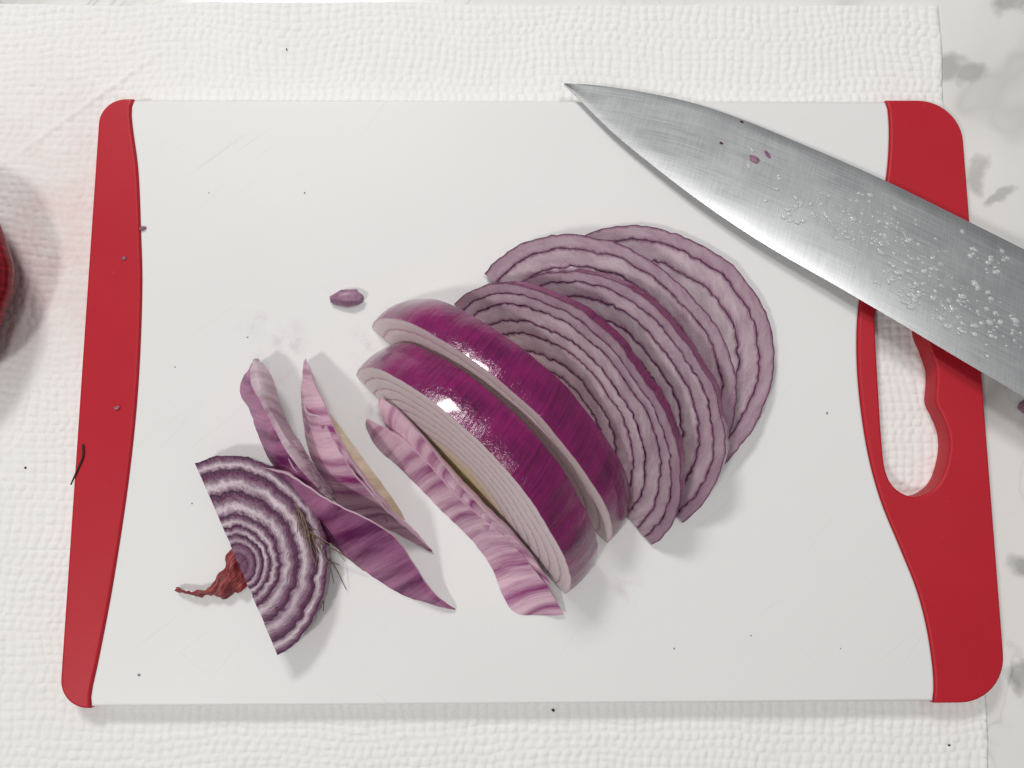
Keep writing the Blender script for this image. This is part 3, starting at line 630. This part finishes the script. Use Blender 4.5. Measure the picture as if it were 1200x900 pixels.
# ------------------------------------------------------------------ knife
knife = tag(empty('chef_knife', tuple(at(930, 230, 0) * MM)), 'wet stainless steel chef knife laid across the board corner', 'knife')
def blade():
    spine_px = [(661, 98.5), (700, 101), (750, 108), (810, 121), (870, 141), (940, 170), (1020, 205), (1110, 249), (1200, 294), (1310, 350)]
    edge_px = [(661, 99.5), (684, 122), (720, 157), (770, 198), (830, 243), (900, 289), (980, 335), (1060, 382), (1140, 430), (1200, 465), (1310, 528)]
    N, M = 110, 26
    zt = lambda px: 1.6 + 5.2 * (px - 660) / 540
    S = catmull([at(px, py, zt(px) - 0.3) for px, py in spine_px], N)
    Ed = catmull([at(px, py, zt(px) + 0.6) for px, py in edge_px], N)
    L = np.r_[0, np.cumsum(np.linalg.norm(np.diff(S, axis=0), axis=1))]
    verts, oc, f = [], [], []
    for side in (0, 1):
        for i in range(N):
            w = np.linalg.norm(Ed[i] - S[i]); u = i / (N - 1)
            axis = (S[min(i + 1, N - 1)] - S[max(i - 1, 0)]); axis /= np.linalg.norm(axis)
            wd = (Ed[i] - S[i]) / (w + 1e-9); nn = np.cross(axis, wd); nn = nn / (np.linalg.norm(nn) + 1e-9)
            if nn[2] < 0: nn = -nn
            for j in range(M):
                v = (j / (M - 1)); v = 1 - (1 - v) ** 1.25
                tk = (0.5 + 0.7 * u) * (1 - 0.30 * v - 0.62 * v ** 7)        # half thickness: flat grind, convex toward the edge
                if v > 0.985: tk = 0.06
                if j == 0: tk *= 0.75
                tk = min(tk, 0.05 + w * 0.2)
                verts.append(S[i] + (Ed[i] - S[i]) * v + nn * (tk if side == 0 else -tk)); oc.append((L[i], w * v, side))
    I = lambda s, i, j: s * N * M + i * M + j
    for i in range(N - 1):
        for j in range(M - 1):
            f.append((I(0, i, j), I(0, i + 1, j), I(0, i + 1, j + 1), I(0, i, j + 1)))
            f.append((I(1, i, j), I(1, i, j + 1), I(1, i + 1, j + 1), I(1, i + 1, j)))
        for j in (0, M - 1): f.append((I(0, i, j), I(0, i + 1, j), I(1, i + 1, j), I(1, i, j)))
    for i in (0, N - 1):
        f.append(tuple(I(0, i, j) for j in range(M)) + tuple(I(1, i, j) for j in range(M - 1, -1, -1)))
    return mesh(verts, f, {'oc': oc}, angle=30), S, Ed
bme, SP, ED = blade()
link('blade', bme, M_steel, knife)
# handle, beyond the picture: bolster and a rounded grip continuing the spine
ax = SP[-1] - SP[-8]; ax /= np.linalg.norm(ax); wd = ED[-1] - SP[-1]; wd -= ax * (wd @ ax); wd /= np.linalg.norm(wd); up = np.cross(wd, ax); up = up if up[2] > 0 else -up
def grip(x0, x1, prof, mat, name):
    V, F = [], []; n, sg = len(prof), 20
    for i, (s, wlo, whi, th) in enumerate(prof):
        c = SP[-1] + ax * (x0 + (x1 - x0) * s) + wd * (wlo + whi) / 2
        for k in range(sg):
            a = 2 * math.pi * k / sg; ca, sa = math.cos(a), math.sin(a)
            V.append(c + wd * (whi - wlo) / 2 * math.copysign(abs(ca) ** 0.7, ca) + up * th * math.copysign(abs(sa) ** 0.7, sa))
    for i in range(n - 1):
        for k in range(sg): F.append((i * sg + k, i * sg + (k + 1) % sg, (i + 1) * sg + (k + 1) % sg, (i + 1) * sg + k))
    F.append(tuple(range(sg))); F.append(tuple((n - 1) * sg + k for k in range(sg)))
    link(name, mesh(V, F, {'oc': [(q[0], q[1], 0) for q in V]}), mat, knife)
grip(-0.5, 14, [(0, 0, 26, 1.6), (0.3, 0, 25, 3.5), (1, 0.5, 24, 7.0)], M_steel, 'bolster')
grip(14.05, 120, [(0, 0.5, 24, 7.2), (0.15, 0, 24, 8.5), (0.5, 0, 22, 8.5), (0.8, 0, 25, 9), (0.97, 1, 29, 8), (1, 3, 26, 5)], M_handle, 'handle')

# droplets and smears on the blade
def blade_pt(px, py):
    best = None
    for i in range(len(SP) - 1):
        pass
    z = 3.0
    for _ in range(4):
        q = at(px, py, z)
        k = int(np.argmin(np.linalg.norm((SP + ED)[:, :2] / 2 - q[:2], axis=1)))
        k = int(np.clip(k, 2, len(SP) - 3))
        w_ = ED[k] - SP[k]; v = float(np.clip((q - SP[k])[:2] @ w_[:2] / (w_[:2] @ w_[:2]), 0, 1))
        u = k / (len(SP) - 1); vv = v
        z = (SP[k] + w_ * v)[2] + (0.5 + 0.7 * u) * (1 - 0.30 * vv - 0.62 * vv ** 7)
    return at(px, py, z)
def droplets():
    V, F = [], []; rn = random.Random(12)
    base = bmesh.new(); bmesh.ops.create_icosphere(base, subdivisions=2, radius=1); bv = [np.array(v.co) for v in base.verts]; bf = [tuple(v.index for v in f.verts) for f in base.faces]; base.free()
    spots = []
    tri = [((1000, 270), 34, 20, 42), ((1070, 300), 50, 26, 50), ((1090, 340), 45, 22, 46), ((1060, 350), 40, 18, 36), ((1150, 365), 40, 22, 34), ((1150, 300), 40, 26, 24), ((1040, 255), 50, 20, 30), ((980, 240), 40, 24, 16), ((1120, 385), 34, 12, 22), ((970, 310), 18, 6, 8), ((1010, 330), 24, 10, 18), ((1180, 390), 22, 22, 12), ((900, 200), 30, 18, 10), ((940, 250), 34, 26, 22)]
    for (cx, cy), a, b, n in tri:
        for _ in range(n):
            x_, y_ = rn.gauss(0, a * 0.6), rn.gauss(0, b * 0.6)
            spots.append((cx + x_ * 0.9 - y_ * 0.3, cy + x_ * 0.45 + y_ * 0.9, rn.choice((0.25, 0.3, 0.35, 0.4, 0.5, 0.62, 0.8))))
    for x_ in (724, 727, 757, 765, 770, 778, 786, 815, 817, 822, 840, 849, 852, 857): spots.append((x_, 112 + (x_ - 724) * 0.31 + rn.uniform(-4, 6), 0.4))
    spots += [(970, 312, 1.2), (978, 315, 1.0), (984, 314, 0.8), (1030, 344, 1.1), (1162, 283, 1.1), (1158, 308, 0.8), (1143, 333, 1.1), (1146, 338, 0.9), (1000, 257, 1.0), (1084, 318, 0.9), (1040, 262, 0.6), (1088, 376, 1.0), (1142, 382, 0.9), (1160, 378, 0.9), (1172, 378, 0.8), (1190, 376, 1.1)]
    for px, py, r in spots:
        # stay on the steel
        if py < 99 + (px - 661) * 0.30 + max(0, px - 850) * 0.09 + 6 or py > 100 + (px - 661) * 0.675 - 14: continue
        c = blade_pt(px, py); el = rn.uniform(1, 1.9); ang = rn.uniform(-1.0, 0.1)
        o = len(V); hgt = r * rn.uniform(0.45, 0.75)
        for v in bv:
            k = 1 + 0.35 * noise.noise(Vector(v * 1.3) + Vector((px * 0.7, py * 0.7, 0)))
            x_, y_ = v[0] * r * el * k, v[1] * r * k
            V.append(c + np.array([x_ * math.cos(ang) - y_ * math.sin(ang), x_ * math.sin(ang) + y_ * math.cos(ang), max(v[2], -0.25) * hgt]))
        F += [tuple(i + o for i in q) for q in bf]
    me = mesh(V, F, angle=None)
    return tag(link('water_droplets', me, M_water), 'clear water droplets beaded on the steel knife blade', 'droplets', kind='stuff')
droplets()
for i, (px, py, sx, sy, rt, l) in enumerate(((884, 187, 2.0, 1.2, -0.6, 'larger purple onion shred stuck on the knife blade'), (899, 181, 1.6, .7, -1.0, 'narrow purple onion shred stuck on the knife blade'))):
    q = blade_pt(px, py); lump('onion_shred', px, py, q[2] - 0.05, sx, sy, .35, rt, M_crumb, l, 'onion shred', 30 + i)
for (px, py) in ((869, 143), (845, 168)):
    q = blade_pt(px, py); lump('crumb', px, py, q[2] - 0.05, .8, .5, .3, -0.5, M_brown, 'black speck near the spine of the knife blade', 'crumb', 40, 'specks on the blade', sub=1)
lump('onion_scrap', 1201, 477, Z_COUNTER + 0.05, 3.2, 2.2, 2.0, 0.4, M_crumb, 'purple onion scrap on the marble under the knife', 'onion scrap', 9)

# ------------------------------------------------------------------ whole onion at the edge of the towel
def whole_onion():
    c = at(-187, 312, 25); rad = 40.0
    prof = []
    for i in range(41):
        a = math.pi * i / 40; r_ = rad * math.sin(a) ** 0.9; z_ = -rad * 0.38 * math.cos(a)
        prof.append((r_, z_))
    prof = [(max(r_, 0.3), z_) for r_, z_ in prof] 
    prof[-4:] = [(9, prof[-4][1]), (5, rad * 0.40), (4, rad * 0.46), (3.5, rad * 0.52)]
    V, F, O = [], [], []; sg = 96
    lo = TZ + 0.4; c = np.array([c[0], c[1], lo + rad * 0.38])
    for i, (r_, z_) in enumerate(prof):
        for k in range(sg):
            a = 2 * math.pi * k / sg; w_ = 1 + 0.012 * math.sin(9 * a + 1) + 0.01 * wob(k * 0.4, 3)
            V.append(c + np.array([r_ * w_ * math.cos(a), r_ * w_ * math.sin(a), z_])); O.append((z_, 0, abs(a - math.pi)))
    for i in range(len(prof) - 1):
        for k in range(sg): F.append((i * sg + k, i * sg + (k + 1) % sg, (i + 1) * sg + (k + 1) % sg, (i + 1) * sg + k))
    F.append(tuple(range(sg))); F.append(tuple((len(prof) - 1) * sg + k for k in range(sg)))
    tag(link('red_onion', mesh(V, F, {'oc2': O}), M_whole), 'glossy dark red onion sitting on the wet paper towel', 'onion')
whole_onion()
